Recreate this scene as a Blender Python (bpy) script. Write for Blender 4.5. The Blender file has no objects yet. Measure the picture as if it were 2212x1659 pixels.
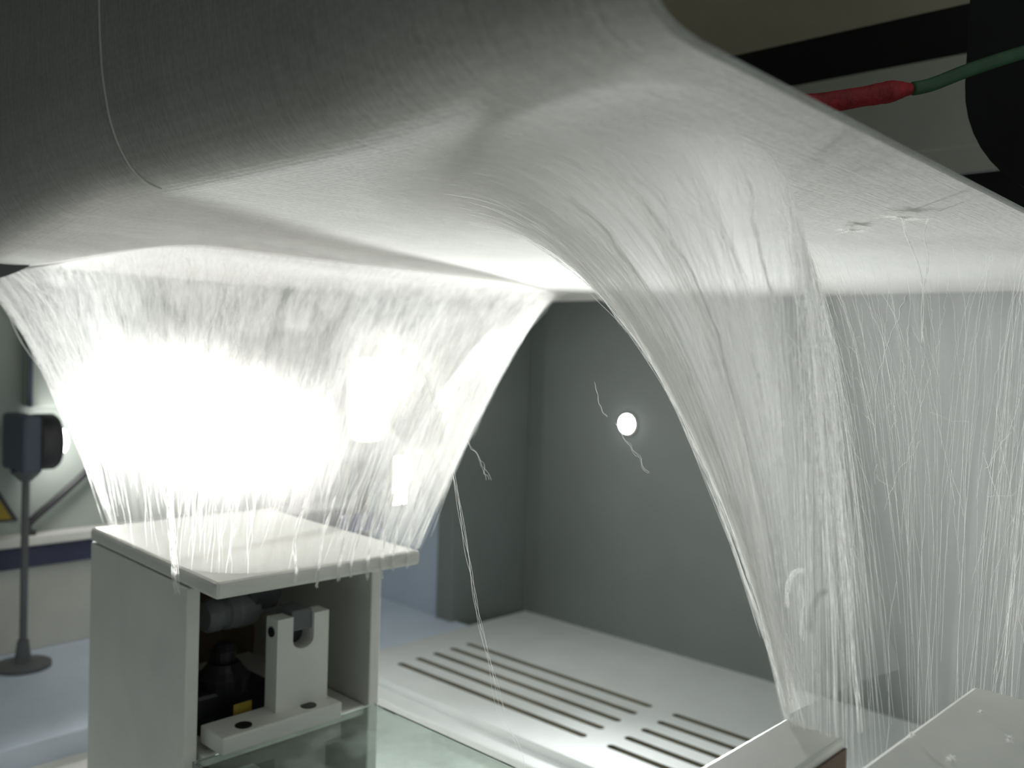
import bpy, bmesh, math, random
import numpy as np
from mathutils import Vector, Matrix

# ------------------------------------------------------------------ scene, camera, world, light
sc = bpy.context.scene
COL = sc.collection
random.seed(7); RNG = np.random.default_rng(7)
PI = math.pi

cam_d = bpy.data.cameras.new('camera'); cam = bpy.data.objects.new('camera', cam_d); COL.objects.link(cam)
# world axes seen from the camera (x right, y down, z forward): X runs to the right and away, Y to the left and away
AX = Vector((0.68325, 0.000185, 0.730184)); BX = Vector((-0.729443, -0.044854, 0.682569)); UX = Vector((0.032878, -0.998994, -0.030512))
M3 = Matrix(((AX[0], -AX[1], -AX[2]), (BX[0], -BX[1], -BX[2]), (UX[0], -UX[1], -UX[2])))
cam.matrix_world = Matrix.Translation((0, 0, 0.5)) @ M3.to_4x4()
cam_d.sensor_width = 36; cam_d.lens = 36 * 1970.67 / 2212; cam_d.clip_start = 0.01
cam_d.dof.use_dof = True; cam_d.dof.focus_distance = 0.58; cam_d.dof.aperture_fstop = 7.0
sc.camera = cam

w = bpy.data.worlds.new('world'); sc.world = w; w.use_nodes = True
w.node_tree.nodes['Background'].inputs[0].default_value = (0.90, 1.0, 0.97, 1)
w.node_tree.nodes['Background'].inputs[1].default_value = 0.32

vs = sc.view_settings
vs.view_transform = 'Standard'; vs.look = 'None'; vs.exposure = 0.35; vs.gamma = 1.0; vs.use_curve_mapping = False
sc.cycles.transparent_max_bounces = 32

LAMP_POWER = 125.0        # watts of the round work lamp
LAMP_SPILL = 11.0         # the wide spill of the same lamp
LAMP_LENS = 40.0         # brightness of its lens
WALL_LED = 52.0           # watts of the small round LED lamp on the far wall
PANEL_GLOW = 4.0        # brightness of the LED panel by the wall

# ------------------------------------------------------------------ helpers
def tag(o, label=None, cat=None, group=None, kind=None):
    if label: o['label'] = label
    if cat: o['category'] = cat
    if group: o['group'] = group
    if kind: o['kind'] = kind
    return o

def empty(name, loc, label, cat, group=None):
    o = bpy.data.objects.new(name, None); COL.objects.link(o); o.location = loc; o.empty_display_size = 0.02
    return tag(o, label, cat, group)

def link(name, me, mat, parent=None, smooth=False):
    o = bpy.data.objects.new(name, me); COL.objects.link(o)
    if mat: me.materials.append(mat)
    if smooth:
        for p in me.polygons: p.use_smooth = True
    if parent:
        o.parent = parent
        M = Matrix.Identity(4); q = parent
        while q: M = Matrix.Translation(q.location) @ M; q = q.parent
        o.matrix_parent_inverse = M.inverted()
    return o

def from_bm(name, bm, mat, parent=None, smooth=False):
    bmesh.ops.recalc_face_normals(bm, faces=bm.faces)
    me = bpy.data.meshes.new(name); bm.to_mesh(me); bm.free()
    return link(name, me, mat, parent, smooth)

def prism_bm(foot, z0, z1, bev=0.0, seg=2):
    bm = bmesh.new()
    lo = [bm.verts.new((x, y, z0)) for x, y in foot]; hi = [bm.verts.new((x, y, z1)) for x, y in foot]
    n = len(foot)
    bm.faces.new(lo[::-1]); bm.faces.new(hi)
    for i in range(n): bm.faces.new((lo[i], lo[(i+1) % n], hi[(i+1) % n], hi[i]))
    if bev: bmesh.ops.bevel(bm, geom=bm.edges[:], offset=bev, segments=seg, affect='EDGES', profile=0.5)
    return bm

def rect(x0, x1, y0, y1): return [(x0, y0), (x1, y0), (x1, y1), (x0, y1)]

def box(name, x0, x1, y0, y1, z0, z1, mat, parent=None, bev=0.0015):
    return from_bm(name, prism_bm(rect(x0, x1, y0, y1), z0, z1, bev), mat, parent)

def prism(name, foot, z0, z1, mat, parent=None, bev=0.0015):
    return from_bm(name, prism_bm(foot, z0, z1, bev), mat, parent)

def lathe_bm(prof, axis, org, n=32):
    """prof: list of (distance along axis, radius); closed with end caps"""
    ax = Vector(axis).normalized(); u = ax.orthogonal().normalized(); v = ax.cross(u)
    bm = bmesh.new(); rings = []
    for t, r in prof:
        c = Vector(org) + ax * t
        rings.append([bm.verts.new(c + (u*math.cos(2*PI*k/n) + v*math.sin(2*PI*k/n))*r) for k in range(n)])
    for a, b in zip(rings, rings[1:]):
        for k in range(n): bm.faces.new((a[k], a[(k+1) % n], b[(k+1) % n], b[k]))
    bm.faces.new(rings[0][::-1]); bm.faces.new(rings[-1])
    return bm

def lathe(name, prof, axis, org, mat, parent=None, n=32, smooth=False):
    return from_bm(name, lathe_bm(prof, axis, org, n), mat, parent, smooth)

def catmull(P, n):
    P = np.array(P, float); k = len(P); out = []
    for s in np.linspace(0, k-1, n):
        i = min(int(s), k-2); f = s-i
        p0 = P[max(i-1, 0)]; p1 = P[i]; p2 = P[i+1]; p3 = P[min(i+2, k-1)]
        out.append(.5*(2*p1+(p2-p0)*f+(2*p0-5*p1+4*p2-p3)*f*f+(-p0+3*p1-3*p2+p3)*f**3))
    return np.array(out)

def tubes_mesh(name, lines, radii, sides=3):
    V = []; F = []; base = 0
    for L, r in zip(lines, radii):
        L = np.asarray(L); n = len(L)
        T = np.gradient(L, axis=0); T /= (np.linalg.norm(T, axis=1)[:, None] + 1e-12)
        ref = np.tile(np.array([[.31, .87, .38]]), (n, 1))
        U = np.cross(T, ref); U /= (np.linalg.norm(U, axis=1)[:, None] + 1e-12); W = np.cross(T, U)
        tp = np.ones(n); tp[0] = tp[-1] = .35
        for k in range(sides):
            a = 2*PI*k/sides
            V.append(L + (U*math.cos(a) + W*math.sin(a)) * (r*tp)[:, None])
        idx = base + np.arange(sides)[:, None]*n + np.arange(n)[None, :]
        for k in range(sides):
            a = idx[k]; b = idx[(k+1) % sides]
            F.append(np.stack([a[:-1], a[1:], b[1:], b[:-1]], 1))
        base += sides*n
    me = bpy.data.meshes.new(name)
    me.from_pydata(np.concatenate(V).tolist(), [], np.concatenate(F).tolist()); me.update()
    return me

# ------------------------------------------------------------------ materials
def new_mat(name):
    m = bpy.data.materials.new(name); m.use_nodes = True
    nt = m.node_tree; return m, nt, nt.nodes['Principled BSDF'], nt.nodes['Material Output']

def plastic(name, col, rough=.45, spec=.5, var=.06, scale=14, bump=.05, bscale=220, coat=0.0):
    m, nt, b, o = new_mat(name); N = nt.nodes; L = nt.links
    tc = N.new('ShaderNodeTexCoord')
    n1 = N.new('ShaderNodeTexNoise'); n1.inputs['Scale'].default_value = scale; n1.inputs['Detail'].default_value = 5
    L.new(tc.outputs['Object'], n1.inputs['Vector'])
    cr = N.new('ShaderNodeValToRGB')
    cr.color_ramp.elements[0].position = .3; cr.color_ramp.elements[1].position = .7
    cr.color_ramp.elements[0].color = tuple(c*(1-var) for c in col)+(1,); cr.color_ramp.elements[1].color = tuple(min(1, c*(1+var)) for c in col)+(1,)
    L.new(n1.outputs['Fac'], cr.inputs['Fac']); L.new(cr.outputs['Color'], b.inputs['Base Color'])
    n2 = N.new('ShaderNodeTexNoise'); n2.inputs['Scale'].default_value = bscale
    L.new(tc.outputs['Object'], n2.inputs['Vector'])
    bp = N.new('ShaderNodeBump'); bp.inputs['Strength'].default_value = bump; bp.inputs['Distance'].default_value = .002
    L.new(n2.outputs['Fac'], bp.inputs['Height']); L.new(bp.outputs['Normal'], b.inputs['Normal'])
    b.inputs['Roughness'].default_value = rough; b.inputs['Specular IOR Level'].default_value = spec
    b.inputs['Coat Weight'].default_value = coat; b.inputs['Coat Roughness'].default_value = .06
    return m

M_white = plastic('white_plastic', (.73, .73, .69), .45)
M_floor = plastic('white_floor_plastic', (.70, .735, .735), .5, spec=.3, var=.04)
M_blue = plastic('pale_blue_floor_plastic', (.66, .75, .86), .4, var=.04)
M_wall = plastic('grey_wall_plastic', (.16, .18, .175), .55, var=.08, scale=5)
M_bluewall = plastic('pale_blue_wall_plastic', (.42, .50, .60), .5, var=.04)
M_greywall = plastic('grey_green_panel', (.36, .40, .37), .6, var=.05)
M_cream = plastic('cream_lower_wall', (.60, .60, .54), .5)
M_black = plastic('black_plastic', (.012, .012, .013), .35, var=.3, bump=.12, bscale=120)
M_dark = plastic('dark_grey_plastic', (.035, .035, .04), .5, var=.2)
M_grey = plastic('mid_grey_plastic', (.12, .125, .13), .45)
M_slate = plastic('slate_blue_plastic', (.07, .085, .12), .45)
M_navy = plastic('navy_rubber', (.035, .04, .085), .5, var=.2)
M_red = plastic('red_heat_shrink', (.33, .012, .018), .6, var=.35, scale=90, bump=.5, bscale=320)
M_green = plastic('green_cable_sheath', (.035, .10, .045), .55, var=.2, scale=60)
M_brown = plastic('brown_panel_and_shade', (.10, .065, .04), .7, var=.2)  # box back panel, also the painted shade on the bar's side
M_yellow = plastic('yellow_label', (.30, .22, .02), .6)
M_drum = plastic('cream_drum_paint', (.74, .66, .50), .55, var=.05)
M_panel = plastic('warm_grey_panel', (.80, .80, .73), .55, var=.03)
M_void = plastic('black_recess', (.02, .02, .02), .9)  # flat black for the wall gap, the band and the slot backing

def belt_material():
    m, nt, b, o = new_mat('nonwoven_fabric'); N = nt.nodes; L = nt.links
    tc = N.new('ShaderNodeTexCoord')
    mp = N.new('ShaderNodeMapping'); mp.inputs['Scale'].default_value = (230, 420, 230); L.new(tc.outputs['Object'], mp.inputs['Vector'])
    vo = N.new('ShaderNodeTexVoronoi'); vo.inputs['Scale'].default_value = 1.0; vo.inputs['Randomness'].default_value = .55; L.new(mp.outputs['Vector'], vo.inputs['Vector'])
    mp2 = N.new('ShaderNodeMapping'); mp2.inputs['Scale'].default_value = (26, 520, 26); mp2.inputs['Rotation'].default_value = (0, 0, .25); L.new(tc.outputs['Object'], mp2.inputs['Vector'])
    n2 = N.new('ShaderNodeTexNoise'); n2.inputs['Scale'].default_value = 1; n2.inputs['Detail'].default_value = 4; L.new(mp2.outputs['Vector'], n2.inputs['Vector'])
    n3 = N.new('ShaderNodeTexNoise'); n3.inputs['Scale'].default_value = 9; n3.inputs['Detail'].default_value = 5; L.new(tc.outputs['Object'], n3.inputs['Vector'])
    mx = N.new('ShaderNodeMix'); mx.data_type = 'FLOAT'; mx.inputs[0].default_value = .6; L.new(vo.outputs['Distance'], mx.inputs[2]); L.new(n2.outputs['Fac'], mx.inputs[3])
    ad = N.new('ShaderNodeMath'); ad.operation = 'MULTIPLY_ADD'; ad.inputs[1].default_value = .5; L.new(n3.outputs['Fac'], ad.inputs[0]); L.new(mx.outputs[0], ad.inputs[2])
    cr = N.new('ShaderNodeValToRGB'); cr.color_ramp.elements[0].position = .45; cr.color_ramp.elements[1].position = .95
    cr.color_ramp.elements[0].color = (.40, .395, .375, 1); cr.color_ramp.elements[1].color = (.60, .592, .565, 1)
    L.new(ad.outputs[0], cr.inputs['Fac']); L.new(cr.outputs['Color'], b.inputs['Base Color'])
    bp = N.new('ShaderNodeBump'); bp.inputs['Strength'].default_value = .35; bp.inputs['Distance'].default_value = .0012
    L.new(mx.outputs[0], bp.inputs['Height']); L.new(bp.outputs['Normal'], b.inputs['Normal'])
    b.inputs['Roughness'].default_value = .9; b.inputs['Specular IOR Level'].default_value = .15
    b.inputs['Sheen Weight'].default_value = .25
    return m
M_belt = belt_material()

def web_material(name, us, vs_, lo, hi, tint=(.95, .945, .93), trans=.58):
    """thin layer of fibres: opacity = macro density (vertex attribute) times fine streaks running down the web"""
    m = bpy.data.materials.new(name); m.use_nodes = True; nt = m.node_tree; N = nt.nodes; L = nt.links
    N.remove(N['Principled BSDF']); out = N['Material Output']
    uv = N.new('ShaderNodeUVMap'); at = N.new('ShaderNodeAttribute'); at.attribute_name = 'dens'
    def streak(su, sv, det, seed):
        mp = N.new('ShaderNodeMapping'); mp.inputs['Scale'].default_value = (su, sv, 1); mp.inputs['Location'].default_value = (seed, seed*1.7, seed)
        L.new(uv.outputs['UV'], mp.inputs['Vector'])
        n = N.new('ShaderNodeTexNoise'); n.inputs['Scale'].default_value = 1; n.inputs['Detail'].default_value = det; n.inputs['Roughness'].default_value = .62
        n.inputs['Distortion'].default_value = .5
        L.new(mp.outputs['Vector'], n.inputs['Vector']); return n.outputs['Fac']
    a = streak(us, vs_, 5, 3.1); b = streak(us*4.3, vs_*2.2, 3, 9.7); c = streak(us*.16, vs_*.8, 4, 5.5)
    def mth(op, x, y):
        n = N.new('ShaderNodeMath'); n.operation = op
        for i, q in enumerate((x, y)):
            if isinstance(q, (int, float)): n.inputs[i].default_value = q
            else: L.new(q, n.inputs[i])
        return n.outputs[0]
    s = mth('ADD', mth('MULTIPLY', a, .42), mth('ADD', mth('MULTIPLY', b, .30), mth('MULTIPLY', c, .28)))
    mr = N.new('ShaderNodeMapRange'); mr.inputs['From Min'].default_value = .36; mr.inputs['From Max'].default_value = .66
    mr.inputs['To Min'].default_value = lo; mr.inputs['To Max'].default_value = hi; L.new(s, mr.inputs['Value'])
    al = N.new('ShaderNodeMath'); al.operation = 'MULTIPLY'; al.use_clamp = True
    L.new(mr.outputs['Result'], al.inputs[0]); L.new(at.outputs['Fac'], al.inputs[1])
    df = N.new('ShaderNodeBsdfDiffuse'); df.inputs['Color'].default_value = tint+(1,)
    tl = N.new('ShaderNodeBsdfTranslucent'); tl.inputs['Color'].default_value = tint+(1,)
    mx = N.new('ShaderNodeMixShader'); mx.inputs[0].default_value = trans; L.new(df.outputs[0], mx.inputs[1]); L.new(tl.outputs[0], mx.inputs[2])
    tr = N.new('ShaderNodeBsdfTransparent'); m2 = N.new('ShaderNodeMixShader')
    L.new(al.outputs[0], m2.inputs[0]); L.new(tr.outputs[0], m2.inputs[1]); L.new(mx.outputs[0], m2.inputs[2]); L.new(m2.outputs[0], out.inputs['Surface'])
    return m
M_web1 = web_material('left_web_fibres', 60, 5, .45, 1.3, trans=.65)
M_web2 = web_material('right_web_fibres', 70, 3, .72, 1.18, trans=.8)

def fibre_material():
    m = bpy.data.materials.new('spun_fibre'); m.use_nodes = True; nt = m.node_tree; N = nt.nodes; L = nt.links
    N.remove(N['Principled BSDF']); out = N['Material Output']
    ge = N.new('ShaderNodeTexCoord'); n = N.new('ShaderNodeTexNoise'); n.inputs['Scale'].default_value = 60; L.new(ge.outputs['Object'], n.inputs['Vector'])
    cr = N.new('ShaderNodeValToRGB'); cr.color_ramp.elements[0].color = (.88, .88, .87, 1); cr.color_ramp.elements[1].color = (.97, .97, .96, 1); L.new(n.outputs['Fac'], cr.inputs['Fac'])
    df = N.new('ShaderNodeBsdfDiffuse'); tl = N.new('ShaderNodeBsdfTranslucent'); L.new(cr.outputs[0], df.inputs[0]); L.new(cr.outputs[0], tl.inputs[0])
    mx = N.new('ShaderNodeMixShader'); mx.inputs[0].default_value = .93; L.new(df.outputs[0], mx.inputs[1]); L.new(tl.outputs[0], mx.inputs[2]); L.new(mx.outputs[0], out.inputs['Surface'])
    return m
M_fibre = fibre_material()

def emitter(name, col, s):
    m = bpy.data.materials.new(name); m.use_nodes = True; nt = m.node_tree; nt.nodes.remove(nt.nodes['Principled BSDF'])
    e = nt.nodes.new('ShaderNodeEmission'); e.inputs[0].default_value = col+(1,); e.inputs[1].default_value = s
    nt.links.new(e.outputs[0], nt.nodes['Material Output'].inputs['Surface']); return m
M_lens = emitter('lit_lamp_lens', (1, .98, .95), LAMP_LENS)
M_ledpanel = emitter('lit_led_panel', (1, .97, .90), PANEL_GLOW)

def glass_material():
    m, nt, b, o = new_mat('green_tinted_glass'); N = nt.nodes; L = nt.links
    b.inputs['Base Color'].default_value = (.80, .93, .89, 1); b.inputs['Transmission Weight'].default_value = 1
    b.inputs['Roughness'].default_value = .03; b.inputs['IOR'].default_value = 1.5
    tc = N.new('ShaderNodeTexCoord'); n = N.new('ShaderNodeTexNoise'); n.inputs['Scale'].default_value = 28; n.inputs['Detail'].default_value = 6; L.new(tc.outputs['Object'], n.inputs['Vector'])
    cr = N.new('ShaderNodeValToRGB'); cr.color_ramp.elements[0].position = .45; cr.color_ramp.elements[1].position = .8
    cr.color_ramp.elements[0].color = (0, 0, 0, 1); cr.color_ramp.elements[1].color = (.28, .28, .28, 1); L.new(n.outputs['Fac'], cr.inputs['Fac'])
    df = N.new('ShaderNodeBsdfDiffuse'); df.inputs[0].default_value = (.55, .62, .58, 1)
    mx = N.new('ShaderNodeMixShader'); L.new(cr.outputs[0], mx.inputs[0]); L.new(b.outputs[0], mx.inputs[1]); L.new(df.outputs[0], mx.inputs[2]); L.new(mx.outputs[0], o.inputs['Surface'])
    return m
M_glass = glass_material()

# ------------------------------------------------------------------ the chamber
tag(box('floor', -.6, 1.40, -.9, 1.19, -.09, -.03, M_white, bev=.001), 'white lower floor of the chamber below the glass plate', 'floor', kind='structure')
tag(box('floor', -.6, 1.178, 1.19, 1.56, -.09, 0.0, M_blue, bev=.002), 'pale blue-white floor strip along the left wall', 'floor', kind='structure')
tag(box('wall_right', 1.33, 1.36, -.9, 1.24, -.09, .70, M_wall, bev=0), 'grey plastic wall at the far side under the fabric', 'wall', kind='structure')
tag(prism('wall_return', [(1.165, 1.226), (1.3295, 1.196), (1.3295, 1.268), (1.165, 1.268)], -.09, .70, M_wall, bev=.001), 'narrow dark grey wall return at the far corner', 'wall', kind='structure')
tag(box('wall_back', 1.178, 1.21, 1.269, 1.60, -.09, .70, M_bluewall, bev=0), 'pale blue wall beyond the narrow return', 'wall', kind='structure')
tag(box('wall_left', -.6, 1.178, 1.56, 1.60, .19, 1.3, M_greywall, bev=0), 'grey-green upper wall behind the round lamp', 'wall', kind='structure')
tag(box('wall_left_lower', -.6, 1.178, 1.555, 1.60, 0, .137, M_cream, bev=.002), 'cream lower wall beneath the dark blue trim', 'wall', kind='structure')
tag(box('trim_1', -.6, 1.178, 1.535, 1.60, .139, .172, M_navy, bev=.003), 'dark navy trim strip along the left wall', 'trim', kind='structure')
tag(box('trim_2', -.6, 1.178, 1.530, 1.60, .174, .190, M_white, bev=.002), 'narrow white ledge above the navy trim strip', 'trim', kind='structure')
tag(box('trim_3', 1.335, 1.36, -.9, 1.24, .70, .77, M_void, bev=0), 'black gap under the warm grey wall panel', 'trim', kind='structure')
tag(box('trim_4', 1.335, 1.36, -.9, 1.24, .93, 1.02, M_void, bev=0), 'black band above the warm grey wall panel', 'trim', kind='structure')
tag(box('shade_wall', -.12, -.10, -.9, 1.60, .30, 1.33, M_dark, bev=0), 'unseen dark wall added behind the camera to shade the fabric front', 'wall', kind='structure')  # added light blocker, out of view, keeps the fabric front dark
tag(box('ceiling', -.1, 1.36, .22, 1.60, 1.30, 1.33, M_greywall, bev=0), 'unseen grey ceiling of the chamber, added to darken it', 'ceiling', kind='structure')  # added to darken the chamber, cut short so light reaches the wall panel
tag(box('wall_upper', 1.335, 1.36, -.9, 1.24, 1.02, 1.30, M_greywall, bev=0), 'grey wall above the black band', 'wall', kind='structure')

wp = empty('wall_panel', (1.32, 0, .77), 'warm grey two-piece wall panel seen beside the red cable sleeve', 'panel')
box('panel', 1.322, 1.335, -.9, 1.2, .8065, .93, M_panel, wp, bev=.001)
box('panel', 1.322, 1.335, -.9, 1.2, .77, .8045, M_panel, wp, bev=.001)

# slotted floor panel: real slots cut through a plate
def slotted_panel():
    bm = bmesh.new(); z = 0.0
    outer = rect(.885, 1.33, -.6, 1.188)
    def loop(pts):
        v = [bm.verts.new((x, y, z)) for x, y in pts]
        return [bm.edges.new((v[i], v[(i+1) % len(v)])) for i in range(len(v))]
    ed = loop(outer); inner = []
    for y0, y1 in ((.738, 1.110), (.318, .690), (-.10, .27)):
        for k in range(5):
            x = .949 + k*.0381; r = .0062; p = []
            for j in range(9): a = PI*j/8; p.append((x + r*math.cos(a), y1 + r*math.sin(a)))
            for j in range(9): a = PI + PI*j/8; p.append((x + r*math.cos(a), y0 + r*math.sin(a)))
            e = loop(p); inner += e; ed += e
    bmesh.ops.triangle_fill(bm, use_beauty=True, use_dissolve=False, edges=ed)
    top_edges = [e for e in bm.edges if len(e.link_faces) == 1]
    r = bmesh.ops.extrude_edge_only(bm, edges=top_edges)
    for v in r['geom']:
        if isinstance(v, bmesh.types.BMVert): v.co.z -= .016
    return bm
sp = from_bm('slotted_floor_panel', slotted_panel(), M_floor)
sp.data.materials.append(plastic('olive_slot_wall', (.17, .16, .115), .8, var=.2))  # slot walls get a darker olive than the top of the plate
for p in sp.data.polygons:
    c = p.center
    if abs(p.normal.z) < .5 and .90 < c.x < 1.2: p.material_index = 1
tag(sp, 'white floor panel with two rows of long drainage slots', 'floor panel')
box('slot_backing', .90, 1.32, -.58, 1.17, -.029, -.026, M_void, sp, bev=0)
tag(box('floor_rail', .850, .884, -.6, 1.188, -.03, -.012, M_floor, bev=.002), 'low white rail along the near edge of the slotted floor panel', 'rail')

# ------------------------------------------------------------------ collecting fabric over its rollers
def smooth(x, a, b):
    t = np.clip((x-a)/(b-a), 0, 1); return t*t*(3-2*t)
def sag(A, B): return -.030*smooth(B, .62, .95)*(1-smooth(A, .30, .46)) - .004*np.exp(-((A-.55)**2+(B-.6)**2)/.03)
def fabric():
    prof = [(.232, 1.29), (.232, 1.1), (.232, .95), (.232, .82), (.233, .74), (.234, .70), (.236, .67), (.239, .650), (.243, .634), (.249, .6205), (.257, .6095), (.268, .6025), (.282, .6)]
    prof = [tuple(p) for p in catmull(prof, 70)] + [(a, .6) for a in np.linspace(.29, 1.24, 110)]
    for k in range(1, 9):
        t = PI/2*k/8; prof.append((1.24 + .05*math.sin(t), .65 - .05*math.cos(t)))
    prof = np.array(prof); nb = 110; Bs = np.concatenate([np.linspace(.158, .17, 4), np.linspace(.175, 1.32, nb)])
    V = []; n = len(prof)
    for B in Bs:
        sh = -.036*(1-smooth(np.array(B), .155, .42)) * (1-smooth(prof[:, 0], .25, .40))
        A = prof[:, 0] + sh; z = prof[:, 1] + sag(A, B)*(prof[:, 1] < .7)
        V += [(a, B, q) for a, q in zip(A, z)]
    F = []
    for i in range(len(Bs)-1):
        for j in range(n-1):
            a = i*n+j; F.append((a, a+1, a+n+1, a+n))
    me = bpy.data.meshes.new('collecting_fabric'); me.from_pydata(V, [], F); me.update()
    o = link('collecting_fabric', me, M_belt, None, True)
    s = o.modifiers.new('thickness', 'SOLIDIFY'); s.thickness = .0015; s.offset = 1
    return o, prof
belt, bprof = fabric()
tag(belt, 'large sheet of white nonwoven fabric bending over a roller above the webs', 'fabric')
# raised seam that runs down the front and round the bend
sl = np.array([(a, .572, z + float(sag(np.array(a), np.array(.572)))*(z < .7)) for a, z in bprof[10:67]])
tn = np.gradient(sl, axis=0); tn /= np.linalg.norm(tn, axis=1)[:, None]
sl = sl + np.stack([tn[:, 2], 0*tn[:, 0], -tn[:, 0]], 1)*.0004      # sits proud of the outer face
link('seam', tubes_mesh('seam', [sl], [.0008], 8), plastic('pale_seam_thread', (.74, .73, .70), .8), belt, True)

drum = empty('collector_drum', (1.0, .7, 1.036), 'cream painted drum inside the fabric loop at upper right', 'drum')
lathe('drum_shell', [(0, .13), (.005, .148), (.012, .15), (1.09, .15), (1.097, .148), (1.1, .13)], (0, 1, 0), (1.0, .12, 1.036), M_drum, drum, 64, True)
lathe('axle', [(0, .02), (1.24, .02)], (0, 1, 0), (1.0, .05, 1.036), M_dark, drum, 20)

# black support arm at the right edge: slab with a big rounded lower corner
def arm_bm():
    pts = [(-.25, 1.29), (.235, 1.29), (.235, .72)]
    c = (.135, .72); r = .10
    for k in range(1, 13):
        a = PI/2*k/12; pts.append((c[0] + r*math.cos(a), c[1] - r*math.sin(a)))
    pts.append((-.25, .62))
    bm = bmesh.new(); x0, x1 = .75, .80
    f = [bm.verts.new((x0, y, z)) for y, z in pts]; b = [bm.verts.new((x1, y, z)) for y, z in pts]; n = len(pts)
    bm.faces.new(f); bm.faces.new(b[::-1])
    for i in range(n): bm.faces.new((f[i], f[(i+1) % n], b[(i+1) % n], b[i]))
    bmesh.ops.bevel(bm, geom=[e for e in bm.edges if abs(e.verts[0].co.x-e.verts[1].co.x) < 1e-6], offset=.006, segments=3, affect='EDGES')
    return bm
arm = tag(from_bm('roller_bracket', arm_bm(), M_black), 'black roller bracket with a rounded lower corner at upper right', 'bracket')

# small dark guard hanging under the fabric at the left edge
def guard_bm():
    pts = [(.255, .571), (.322, .573)]
    for k in range(1, 10):
        a = k/10; pts.append((.322 - .072*a, .573 - .025*math.sin(PI/2*a)**.8))
    pts.append((.25, .549))
    bm = bmesh.new(); f = [bm.verts.new((x, .93, z)) for x, z in pts]; b = [bm.verts.new((x, .965, z)) for x, z in pts]; n = len(pts)
    bm.faces.new(f); bm.faces.new(b[::-1])
    for i in range(n): bm.faces.new((f[i], f[(i+1) % n], b[(i+1) % n], b[i]))
    return bm
tag(from_bm('roller_guard', guard_bm(), M_dark), 'small dark curved guard under the fabric at the left edge', 'guard')

# green cable with red sleeve
cb = empty('cable', (.59, .28, .68), 'green cable with a red sleeve running behind the fabric edge', 'cable')
gp = catmull([(.637, .2345, .690), (.648, .224, .694), (.668, .204, .706), (.70, .168, .722), (.735, .10, .735)], 24)
link('sheath', tubes_mesh('sheath', [gp], [.0046], 14), M_green, cb, True)
def sleeve():
    P = catmull([(.555, .321, .664), (.580, .295, .6745), (.602, .272, .680), (.622, .252, .686), (.632, .241, .689), (.6395, .2335, .6905)], 26)
    R = np.interp(np.linspace(0, 1, 26), [0, .3, .55, .72, .78, .9, 1], [.0085, .0085, .0082, .0095, .0085, .0055, .0038])
    R = R*(1+RNG.normal(0, .03, 26))
    bm = bmesh.new(); rings = []
    for i, p in enumerate(P):
        t = Vector(P[min(i+1, 25)]-P[max(i-1, 0)]).normalized(); u = t.cross(Vector((0, 0, 1))).normalized(); v = t.cross(u)
        rings.append([bm.verts.new(Vector(p)+(u*math.cos(a)+v*math.sin(a)*(.82))*R[i]) for a in np.linspace(0, 2*PI, 17)[:-1]])
    for a, b in zip(rings, rings[1:]):
        for k in range(16): bm.faces.new((a[k], a[(k+1) % 16], b[(k+1) % 16], b[k]))
    bm.faces.new(rings[0][::-1]); bm.faces.new(rings[-1])
    return bm
tag(from_bm('sleeve', sleeve(), M_red, cb, True), 'red heat-shrink sleeve')

# ------------------------------------------------------------------ left cover box, glass plate and what stands inside
bx = empty('cover_box', (.46, .80, -.03), 'white open-fronted box with a thick top plate under the left web', 'box')
prism('side_panel', [(.3625, .694), (.3745, .694), (.3885, .918), (.3765, .918)], -.03, .3015, M_white, bx)
prism('side_panel', [(.545, .684), (.557, .684), (.568, .918), (.556, .918)], -.03, .3015, M_white, bx)
prism('back_panel', [(.388, .906), (.556, .906), (.556, .918), (.388, .918)], -.03, .3015, M_brown, bx, bev=0)
prism('top_plate', [(.361, .6455), (.566, .639), (.577, .916), (.377, .922)], .3018, .3155, M_white, bx, bev=.0035)
box('base_plate', .378, .545, .690, .900, .146, .160, M_white, bx)

gl = box('glass_plate', .362, .548, .24, .679, .158, .164, M_glass, bev=.0008)
tag(gl, 'green-edged glass plate lying flat in front of the open box', 'glass plate')

hd = empty('electrode_holder', (.45, .69, .165), 'white notched holder on a drilled bar inside the open box', 'holder')
def bar_bm():
    bm = prism_bm(rect(.383, .502, .668, .706), .1645, .180, .0018); return bm
from_bm('base_bar', bar_bm(), M_white, hd)
for x in (.409, .474): lathe('bolt_hole', [(0, .0072), (.0009, .0072), (.001, .006)], (0, 0, 1), (x, .6805, .1798), M_black, hd, 20)
def upright_bm():
    x0, x1, n0, n1, zt, zn = .443, .497, .459, .481, .262, .234
    pts = [(x0, .180), (x1, .180), (x1, zt), (n1, zt), (n1, zn+.006)]
    for k in range(1, 8): a = PI*k/8; pts.append(((n0+n1)/2 + (n1-n0)/2*math.cos(a), zn+.006 - .008*math.sin(a)))
    pts += [(n0, zn+.006), (n0, zt), (x0, zt)]
    bm = bmesh.new(); f = [bm.verts.new((x, .685, z)) for x, z in pts]; b = [bm.verts.new((x, .703, z)) for x, z in pts]; n = len(pts)
    bm.faces.new(f); bm.faces.new(b[::-1])
    for i in range(n): bm.faces.new((f[i], f[(i+1) % n], b[(i+1) % n], b[i]))
    return bm
from_bm('upright', upright_bm(), M_white, hd)
box('insert', .4595, .4805, .688, .716, .2475, .2665, M_grey, hd, bev=.0015)
box('notch_backing', .456, .484, .7032, .7065, .222, .247, M_dark, hd, bev=.001)
lathe('side_screw', [(0, .0045), (.0015, .0045)], (-1, 0, 0), (.4432, .694, .250), M_black, hd, 18)
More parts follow.
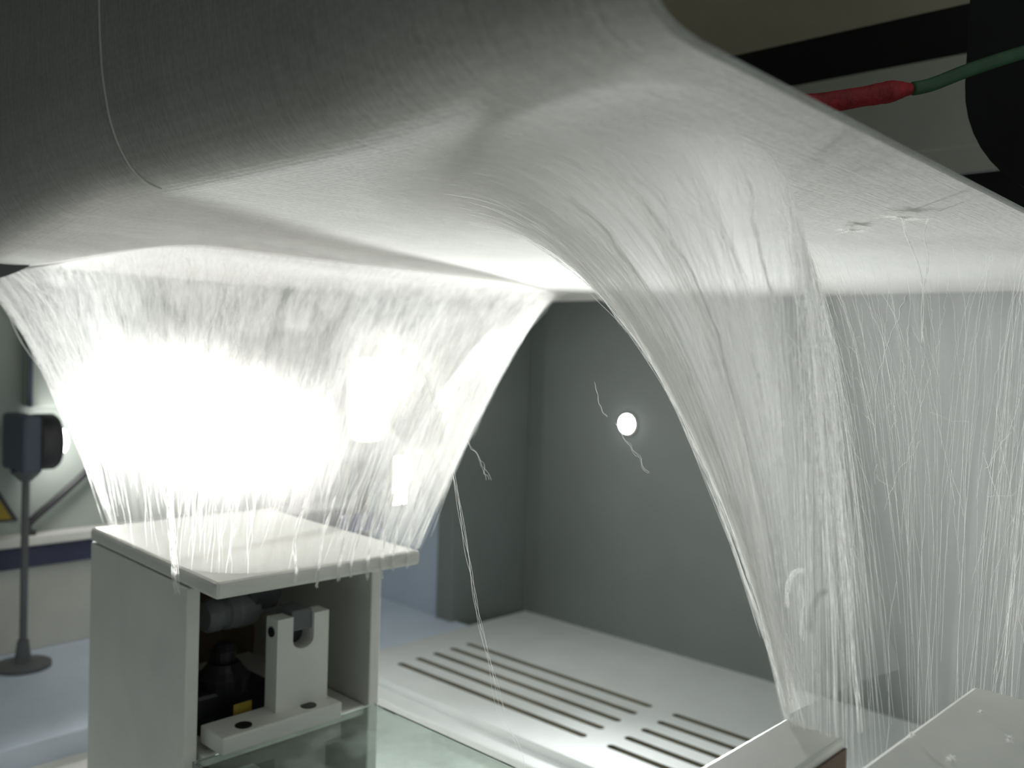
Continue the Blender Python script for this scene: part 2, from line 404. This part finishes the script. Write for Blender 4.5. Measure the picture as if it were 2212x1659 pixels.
lathe('clamp_knob', [(0, .012), (.004, .0145), (.014, .0145), (.016, .0125), (.020, .0125), (.022, .0155), (.030, .0155), (.033, .0165), (.050, .0165), (.054, .012), (.060, .010), (.070, .010)], (1, .12, 0), (.399, .735, .262), M_grey, hd, 32)
lathe('clamp_cap', [(0, .012), (.004, .0165), (.030, .0165), (.035, .012)], (1, .1, 0), (.440, .740, .2725), M_dark, hd, 28)

vl = empty('valve_block', (.43, .76, .165), 'black valve block with a yellow tag in the dark of the open box', 'valve')
lathe('handwheel', [(0, .012), (.003, .022), (.018, .024), (.024, .018), (.03, .014)], (0, 0, 1), (.430, .752, .182), M_black, vl, 18)
box('body', .395, .468, .735, .80, .160, .192, M_black, vl, bev=.004)
lathe('stem', [(0, .010), (.012, .012), (.018, .007)], (0, 0, 1), (.430, .752, .211), M_black, vl, 16)
lathe('round_foot', [(0, .018), (.004, .021), (.010, .021), (.012, .015)], (0, 0, 1), (.412, .735, .160), M_black, vl, 24)
prism('yellow_tag', [(.418, .7125), (.424, .7120), (.436, .7125), (.430, .7130)], .173, .186, M_yellow, vl, bev=0)

for i, (x0, x1, y0, y1, lab) in enumerate(((.37, .40, .60, .65, 'white support block under the near left corner of the glass plate'), (.40, .52, .30, .36, 'white support block under the near end of the glass plate'))):
    tag(box('support_block', x0, x1, y0, y1, -.03, .1575, M_white, bev=.002), lab, 'block', 'blocks under the glass plate')
tag(box('drip_tray', .41, .51, .40, .64, -.03, .03, M_dark, bev=.006), 'dark tray standing on the floor beneath the glass plate', 'tray')

# ------------------------------------------------------------------ right box and bar under the right web
bx2 = empty('cover_box', (.47, .02, -.03), 'pale box with a speckled top plate at the lower right corner', 'box')
prism('top_plate', [(.30, .165), (.30, -.14), (.577, -.14), (.577, .1605)], .3015, .3155, M_white, bx2, bev=.003)
prism('side_panel', rect(.335, .347, -.12, .135), -.03, .3013, M_white, bx2)
prism('side_panel', rect(.55, .562, -.12, .135), -.03, .3013, M_white, bx2)
prism('back_panel', rect(.348, .549, .123, .135), -.03, .3013, M_white, bx2)
br = empty('electrode_bar', (.4, .197, -.03), 'short pale bar ending beside the fibres at lower right', 'bar')
prism('bar_body', rect(.24, .4475, .182, .2135), .2665, .3155, M_white, br, bev=.0015)
prism('side_shade', rect(.245, .4465, .1805, .1818), .267, .310, M_brown, br, bev=0)  # brown strip paints the shadow on the bar's side into its colour
prism('foot', rect(.26, .30, .186, .21), -.03, .266, M_white, br)

# ------------------------------------------------------------------ lamps and things along the left wall
lp = empty('work_lamp', (.52, 1.48, 0), 'round work lamp on a thin pole shining into the left web', 'lamp')
box('housing', .487, .515, 1.435, 1.525, .302, .388, M_slate, lp, bev=.006)
lathe('barrel', [(0, .040), (.003, .043), (.030, .043), (.034, .040)], (1, 0, 0), (.515, 1.48, .345), M_dark, lp, 40, True)
lathe('lens', [(0, .024), (.008, .022), (.014, .016), (.017, .008)], (1, 0, 0), (.5492, 1.48, .345), M_lens, lp, 36)
lathe('pole', [(0, .0055), (.262, .0055)], (0, 0, 1), (.508, 1.48, .040), M_grey, lp, 16)
lathe('pole_cap', [(0, .008), (.012, .020), (.016, .022)], (0, 0, 1), (.508, 1.48, .286), M_grey, lp, 24)
lathe('foot', [(0, .04), (.006, .04), (.010, .012), (.042, .008)], (0, 0, 1), (.508, 1.48, 0), M_grey, lp, 32)
ld = bpy.data.lights.new('work_lamp_light', 'SPOT'); ld.energy = LAMP_POWER; ld.spot_size = math.radians(28); ld.spot_blend = 1.0; ld.shadow_soft_size = .022; ld.color = (1, .985, .95)
lo = bpy.data.objects.new('work_lamp_light', ld); COL.objects.link(lo); lo.location = (.578, 1.47, .345)
lo.rotation_euler = Vector((-.215, -.70, .062)).to_track_quat('-Z', 'Y').to_euler(); lo.scale = (1.0, .62, 1.0); lo.parent = lp
lo.matrix_parent_inverse = Matrix.Translation(lp.location).inverted()

ls = bpy.data.lights.new('work_lamp_spill', 'SPOT'); ls.energy = LAMP_SPILL; ls.spot_size = math.radians(130); ls.spot_blend = 1.0; ls.shadow_soft_size = .022; ls.color = (1, .985, .95)
lso = bpy.data.objects.new('work_lamp_spill', ls); COL.objects.link(lso); lso.location = lo.location
lso.rotation_euler = Vector((.10, -.95, .05)).to_track_quat('-Z', 'Y').to_euler(); lso.parent = lp
lso.matrix_parent_inverse = Matrix.Translation(lp.location).inverted()

l2 = empty('led_panel_lamp', (.612, .79, -.03), 'rectangular LED lamp on a dark stand glowing behind the left web', 'lamp')
def oval_bm(y0, y1, cx, cz, rx, rz, n=28, e=.6):
    bm = bmesh.new(); P = []
    for k in range(n):
        a = 2*PI*k/n; c, s_ = math.cos(a), math.sin(a); P.append((cx + rx*math.copysign(abs(c)**e, c), cz + rz*math.copysign(abs(s_)**e, s_)))
    f = [bm.verts.new((x, y0, z)) for x, z in P]; b = [bm.verts.new((x, y1, z)) for x, z in P]
    bm.faces.new(f); bm.faces.new(b[::-1])
    for i in range(n): bm.faces.new((f[i], f[(i+1) % n], b[(i+1) % n], b[i]))
    return bm
from_bm('housing', oval_bm(.781, .793, .610, .448, .034, .052), M_dark, l2)
from_bm('led_panel', oval_bm(.778, .7808, .610, .448, .028, .045), M_ledpanel, l2)
box('stand', .606, .618, .782, .794, -.02, .397, M_dark, l2, bev=.002)
box('foot', .585, .64, .765, .82, -.0298, -.02, M_dark, l2, bev=.003)
box('light_bar', .592, .610, .712, .7145, .345, .395, M_ledpanel, l2, bev=.001)
box('bar_housing', .590, .612, .715, .722, .342, .398, M_grey, l2, bev=.002)
box('bar_arm', .607, .612, .7222, .782, .366, .372, M_dark, l2, bev=.001)
tag(box('blue_clip', .578, .640, .775, .7815, .307, .327, plastic('blue_plastic', (.02, .03, .12), .4), l2, bev=.003), 'dark blue clip on the stand')

wl = empty('wall_lamp', (1.33, .956, .386), 'small round white lamp glowing on the far grey wall', 'lamp')
lathe('bezel', [(0, .020), (.003, .020), (.005, .0175)], (-1, 0, 0), (1.3298, .956, .386), M_white, wl, 36)
lathe('lens', [(0, .0165), (.002, .015), (.003, .008)], (-1, 0, 0), (1.3248, .956, .386), M_lens, wl, 36)
wd = bpy.data.lights.new('wall_lamp_light', 'SPOT'); wd.energy = WALL_LED; wd.spot_size = math.radians(118); wd.spot_blend = .8; wd.shadow_soft_size = .03; wd.color = (.97, 1, .99)
wo = bpy.data.objects.new('wall_lamp_light', wd); COL.objects.link(wo); wo.location = (1.3195, .956, .386)
wo.rotation_euler = Vector((-.85, -.54, -.05)).to_track_quat('-Z', 'Y').to_euler(); wo.scale = (1.0, .66, 1.0); wo.parent = wl
wo.matrix_parent_inverse = Matrix.Translation(wl.location).inverted()

ck = catmull([(.545, 1.540, .191), (.535, 1.541, .196), (.534, 1.542, .206), (.547, 1.542, .220), (.575, 1.542, .243), (.611, 1.542, .274), (.64, 1.545, .30)], 30)
tag(link('bent_cable', tubes_mesh('bent_cable', [ck], [.0058], 12), M_dark, None, True), 'black bent cable rising from the ledge beside the lamp pole', 'cable')

sg = empty('warning_sign', (.498, 1.558, .235), 'yellow triangular warning sign at the left edge of the wall', 'sign')
def tri(c, s, y0, y1):
    bm = bmesh.new(); P = [(c[0]-s, c[1]-s*.58), (c[0]+s, c[1]-s*.58), (c[0], c[1]+s*1.15)]
    f = [bm.verts.new((x, y0, z)) for x, z in P]; b = [bm.verts.new((x, y1, z)) for x, z in P]
    bm.faces.new(f); bm.faces.new(b[::-1])
    for i in range(3): bm.faces.new((f[i], f[(i+1) % 3], b[(i+1) % 3], b[i]))
    return bm
from_bm('border', tri((.494, .230), .030, 1.556, 1.5598), M_dark, sg)
from_bm('face', tri((.494, .228), .020, 1.5545, 1.5562), M_yellow, sg)
ws = empty('wall_cabinet', (.59, 1.55, .39), 'slate blue upright cabinet strip on the wall above the lamp', 'cabinet')
box('body', .527, .66, 1.535, 1.5598, .395, .562, M_greywall, ws, bev=.002)
box('edge_strip', .527, .534, 1.531, 1.5345, .395, .562, M_slate, ws, bev=.001)
box('edge_strip', .534, .60, 1.531, 1.5345, .548, .562, M_slate, ws, bev=.001)

# ------------------------------------------------------------------ spun webs
T1 = [(.42, 1.42), (.34, 1.20), (.325, .98), (.36, .87), (.45, .845), (.60, .845), (.75, .845), (.88, .85), (1.05, .90), (1.2, 1.02), (1.24, 1.12)]
B1 = [(.40, .915), (.388, .90), (.376, .86), (.369, .78), (.367, .70), (.40, .655), (.46, .648), (.515, .643), (.563, .642), (.571, .66), (.572, .75)]
T2 = [(.95, .70), (.72, .66), (.56, .60), (.42, .53), (.32, .42), (.27, .30), (.27, .21), (.36, .20), (.51, .28), (.665, .345), (.735, .27), (.80, .195), (.88, .17), (1.0, .165)]
B2 = [(.57, .20), (.53, .207), (.49, .211), (.463, .213), (.449, .213), (.444, .21), (.439, .205), (.441, .195), (.448, .180), (.50, .176), (.55, .172), (.61, .168), (.68, .166), (.86, .16)]

class Web:
    def __init__(s, T, B, zt, zb, p, rip, drop=None):
        s.drop = drop
        s.T, s.B, s.zt, s.zb, s.p, s.n = catmull(T, 400), catmull(B, 400), zt, zb, p, 400; s.rip = rip
    def pt(s, u, g):
        x = np.clip(u, 0, 1)*(s.n-1); i = np.minimum(x.astype(int), s.n-2); f = (x-i)[..., None]
        t = s.T[i]*(1-f)+s.T[i+1]*f; b = s.B[i]*(1-f)+s.B[i+1]*f; g1 = g[..., None]
        q = t*(1-g1)+b*g1
        H = s.zt - s.zb + (s.drop(u) if s.drop else 0)
        z = s.zt - H*np.maximum(g, 0)**s.p
        z = z + sag(q[..., 0], q[..., 1])*(1-g)**2
        # shallow pleats of the sheet, fading at both ends
        k = np.sin(u*61+1.3*np.sin(u*23))*np.sin(PI*np.clip(g, 0, 1))*s.rip
        d = t-b; d = d/(np.linalg.norm(d, axis=-1, keepdims=True)+1e-9)
        q = q + d*k[..., None]
        return np.concatenate([q, z[..., None]], -1)

def web_sheet(name, W, nu, nv, dens, mat, parent):
    u, g = np.meshgrid(np.linspace(0, 1, nu), np.linspace(0, 1, nv)**.8, indexing='ij')
    P = W.pt(u, g).reshape(-1, 3)
    i = np.arange(nu*nv).reshape(nu, nv)
    F = np.stack([i[:-1, :-1], i[1:, :-1], i[1:, 1:], i[:-1, 1:]], -1).reshape(-1, 4)
    me = bpy.data.meshes.new(name); me.from_pydata(P.tolist(), [], F.tolist()); me.update()
    uvl = me.uv_layers.new(name='UVMap'); li = np.zeros(len(me.loops), int); me.loops.foreach_get('vertex_index', li)
    uv = np.stack([u.ravel()[li], g.ravel()[li]], 1).astype(np.float32); uvl.data.foreach_set('uv', uv.ravel())
    a = me.attributes.new('dens', 'FLOAT', 'POINT'); a.data.foreach_set('value', dens(u, g).ravel().astype(np.float32))
    return link(name, me, mat, parent, True)

def bump1(x, c, w): return np.exp(-((x-c)/w)**2)

def fibres(W, us, g0, g1, jit, n=26, wob=.0012, cross=0.0):
    out = []
    for u0, a, b in zip(us, g0, g1):
        g = np.linspace(a, b, n); du = np.cumsum(RNG.normal(0, jit, n))*.35 + RNG.normal(0, cross)*np.linspace(-1, 1, n)
        P = W.pt(np.clip(u0+du, 0, 1), g)
        ph = RNG.uniform(0, 6.28, 3); fr = RNG.uniform(3, 9, 3); t = np.linspace(0, 1, n)[:, None]
        P = P + wob*np.sin(t*fr[None]+ph[None]) + RNG.normal(0, .0012, 3)
        P[:, 2] = np.minimum(P[:, 2], .5985 + sag(P[:, 0], P[:, 1]))
        out.append(P)
    return out

# left web over the cover box
W1 = Web(T1, B1, .598, .3165, 1.5, .0025)
web1 = empty('fibre_web', (.46, .78, .3165), 'broad white fibre web stretched from the fabric down to the box top', 'fibre web', 'spun fibre webs')
def dens1(u, g):
    d = .78 - .68*smooth(g, .66, .98)
    d *= .50 + .50*smooth(u, .10, .38)
    d += .36*bump1(u, .60, .07)*bump1(g, .64, .25) + .5*bump1(u, .73, .05)*bump1(g, .86, .15)
    d += .12*bump1(u, .80, .06)*(g > .3)
    return np.clip(d, .08, 1.0)
web_sheet('sheet', W1, 240, 90, dens1, M_web1, web1)
us = np.concatenate([RNG.uniform(.0, 1, 600), RNG.normal(.42, .02, 60), RNG.normal(.70, .05, 100)])
us = np.clip(us, 0, 1); k = len(us)
ln = fibres(W1, us, RNG.uniform(0, .6, k), np.clip(RNG.uniform(.55, 1.03, k), 0, 1.02), .006, 22, .002, .015)
tag(link('loose_fibres', tubes_mesh('loose_fibres', ln, RNG.uniform(.00008, .00022, k)), M_fibre, web1), kind='stuff')

# right web over the electrode bar
W2 = Web(T2, B2, .5962, .3165, 3.0, .0008, lambda u: .24*smooth(u*13, 8.6, 11.6))
web2 = empty('fibre_web', (.45, .20, .3165), 'arched white fibre web with bright strands narrowing to the bar at lower right', 'fibre web', 'spun fibre webs')
def dens2(u, g):
    i = u*13
    core = bump1(i, 3.9, 1.45) + .35*bump1(i, 5.7, .9)
    d = .22 + .76*np.clip(core, 0, 1)*(1 - .40*smooth(g, .80, 1.0))
    d *= .25 + .75*smooth(i, 2.2, 3.4)
    d *= 1-.55*bump1(i, 5.9, .5)*smooth(g, .72, .9)
    cur = smooth(i, 6.6, 8.0)
    d = d*(1-cur) + cur*.25*(1 - .3*smooth(g, .70, .9) - .6*smooth(g, .9, 1.0))
    fade = smooth(g, 0.0, .40)*.85+.15*smooth(g, 0, .1)
    d *= fade*(1-cur) + cur*smooth(g, .12, .52)
    return np.clip(d, .0, .97)
web_sheet('sheet', W2, 320, 110, dens2, M_web2, web2)
U = lambda c, s, n: RNG.normal(c/13, s/13, n)
us = np.clip(np.concatenate([RNG.uniform(.2, .6, 300), RNG.uniform(.55, .98, 260), U(3.6, .15, 60), U(4.4, .10, 70), U(5.2, .12, 60), U(5.9, .08, 40), U(7.0, .08, 40), U(7.9, .18, 120), U(8.4, .10, 60)]), 0, 1)
k = len(us)
ln = fibres(W2, us, np.where(us > .6, RNG.uniform(.1, .9, k), RNG.uniform(.2, .75, k)), np.clip(RNG.uniform(.6, 1.05, k), 0, 1.02), .002, 26, .0009, .012)
tag(link('loose_fibres', tubes_mesh('loose_fibres', ln, RNG.uniform(.00003, .00010, k)), M_fibre, web2), kind='stuff')
# thick twisted strands that can be told apart
for c, a, b, r in ((3.2, .4, 1.0, .0007), (3.9, .42, .95, .0006), (4.6, .4, .98, .0009), (5.3, .42, .9, .0006), (6.4, .4, .8, .0006), (7.4, .4, .85, .0005), (7.7, .3, 1.0, .0008), (8.1, .5, 1.0, .0009)):
    base = fibres(W2, [c/13], [a], [b], .0025, 40, .001)[0]; grp = []
    for q in range(9):
        t = np.linspace(0, 1, 40)[:, None]; grp.append(base + .0009*np.sin(t*RNG.uniform(6, 22, 3)[None] + RNG.uniform(0, 6.28, 3)[None]))
    link('strand', tubes_mesh('strand', grp, [r*.14]*9), M_fibre, web2)

# single hanging threads
def thread(name, pts, label, r, n=9, spread=.0012, grp='loose hanging threads'):
    P = catmull(pts, 60); L = []
    for q in range(n):
        t = np.linspace(0, 1, 60)[:, None]; s = spread*np.minimum(1, t*2.2)
        L.append(P + s*np.sin(t*RNG.uniform(4, 26, 3)[None] + RNG.uniform(0, 6.28, 3)[None]) + s*RNG.normal(0, .6, 3)[None]*t)
    return tag(link(name, tubes_mesh(name, L, [r]*n), M_fibre), label, 'thread', grp)
thread('hanging_thread', [(.412, .467, .488), (.417, .461, .463), (.422, .454, .439), (.427, .448, .407), (.431, .442, .373), (.435, .436, .345), (.439, .431, .317), (.443, .425, .289), (.448, .418, .258), (.456, .409, .233), (.46, .404, .205)],
       'long pale thread hanging freely between the two webs', .00007, 4, .0018)
thread('hanging_thread', [(.475, .37, .485), (.476, .368, .477), (.478, .366, .468), (.481, .363, .462)], 'short faint thread floating just left of the wall lamp', .00007, 2, .0005)
thread('hanging_thread', [(.501, .371, .457), (.505, .365, .446), (.511, .359, .435), (.516, .353, .424)], 'short faint thread floating just below the wall lamp', .00006, 3, .0009)
thread('hanging_thread', [(.485, .504, .438), (.493, .495, .423), (.499, .488, .405)], 'wispy thread beside the right edge of the left web', .00007, 3, .0012)
def part_strand(par, pts, r, n, spread, m=40):
    P = catmull(pts, m); L = []; t = np.linspace(0, 1, m)[:, None]
    for q in range(n): L.append(P + spread*np.sin(t*RNG.uniform(3, 20, 3)[None] + RNG.uniform(0, 6.28, 3)[None]))
    return link('strand', tubes_mesh('strand', L, [r]*n), M_fibre, par)
# strand pulled along the left edge of the right web, and wisps caught on it
part_strand(web2, [(.531, .339, .469), (.523, .318, .446), (.496, .286, .413), (.478, .26, .381), (.467, .241, .357), (.457, .226, .335), (.446, .213, .316)], .00012, 10, .0008)
part_strand(web2, [(.474, .22, .388), (.47, .224, .386), (.468, .226, .378), (.468, .226, .368)], .0001, 14, .0011)
part_strand(web2, [(.472, .222, .38), (.475, .219, .368), (.473, .22, .361), (.474, .219, .35)], .00008, 5, .0012)
# strands of the left web caught over the edges of the top plate
part_strand(web1, [(.374, .768, .413), (.366, .739, .38), (.359, .715, .345), (.3555, .703, .328), (.352, .692, .300)], .00028, 12, .0022)
for A in (.43, .452, .474, .487, .505, .521, .534, .551):
    e = RNG.uniform(.006, .022)
    part_strand(web1, [(A+e+.022, .668, .370), (A+e, .652, .343), (A, .640, .317), (A-.004, .6355, RNG.uniform(.296, .309))], .0003, 6, .0010, 24)
# tufts caught on the fabric
def tuft(loc, tails, label):
    L = []
    for q in range(26):
        d = RNG.normal(0, 1, 3)*np.array([.007, .007, .0015]); L.append(np.array(loc)+np.array([[0, 0, -.0015]])+np.linspace(-1, 1, 8)[:, None]*d[None]+RNG.normal(0, .0005, (8, 3)))
    for t in tails:
        for q in range(5): L.append(catmull(t, 24)+.0006*np.sin(np.linspace(0, 1, 24)[:, None]*RNG.uniform(3, 14, 3)[None]+RNG.uniform(0, 6, 3)[None]))
    tag(link('fibre_tuft', tubes_mesh('fibre_tuft', L, [.00012]*len(L)), M_fibre), label, 'tuft', 'tufts on the fabric')
tuft((.638, .271, .5985), [], 'small white tuft stuck under the fabric, left of the other tuft')
tuft((.600, .222, .5985), [[(.600, .222, .598), (.59, .216, .585), (.578, .204, .566), (.572, .198, .55), (.571, .197, .533), (.571, .196, .516)], [(.612, .210, .598), (.60, .208, .585), (.585, .20, .568), (.573, .197, .55)]], 'small tuft under the fabric with two threads trailing from it')
# white scraps on the right box
for (x, y), l in zip(((.456, .135), (.503, .122), (.531, .143), (.470, .158)), ('tiny white scrap on the near part of the right box top', 'brightest white scrap on the right box top', 'tiny white scrap near the far edge of the right box top', 'tiny white scrap by the lit edge of the right box top')):
    L = [np.array([[x, y, .3160]])+np.linspace(-1, 1, 6)[:, None]*(RNG.normal(0, 1, 3)*np.array([.0012, .0012, .0012]))[None]+np.array([[0, 0, .0012]]) for q in range(8)]
    tag(link('fibre_scrap', tubes_mesh('fibre_scrap', L, [.00022]*8), M_fibre), l, 'scrap', 'scraps on the right box')
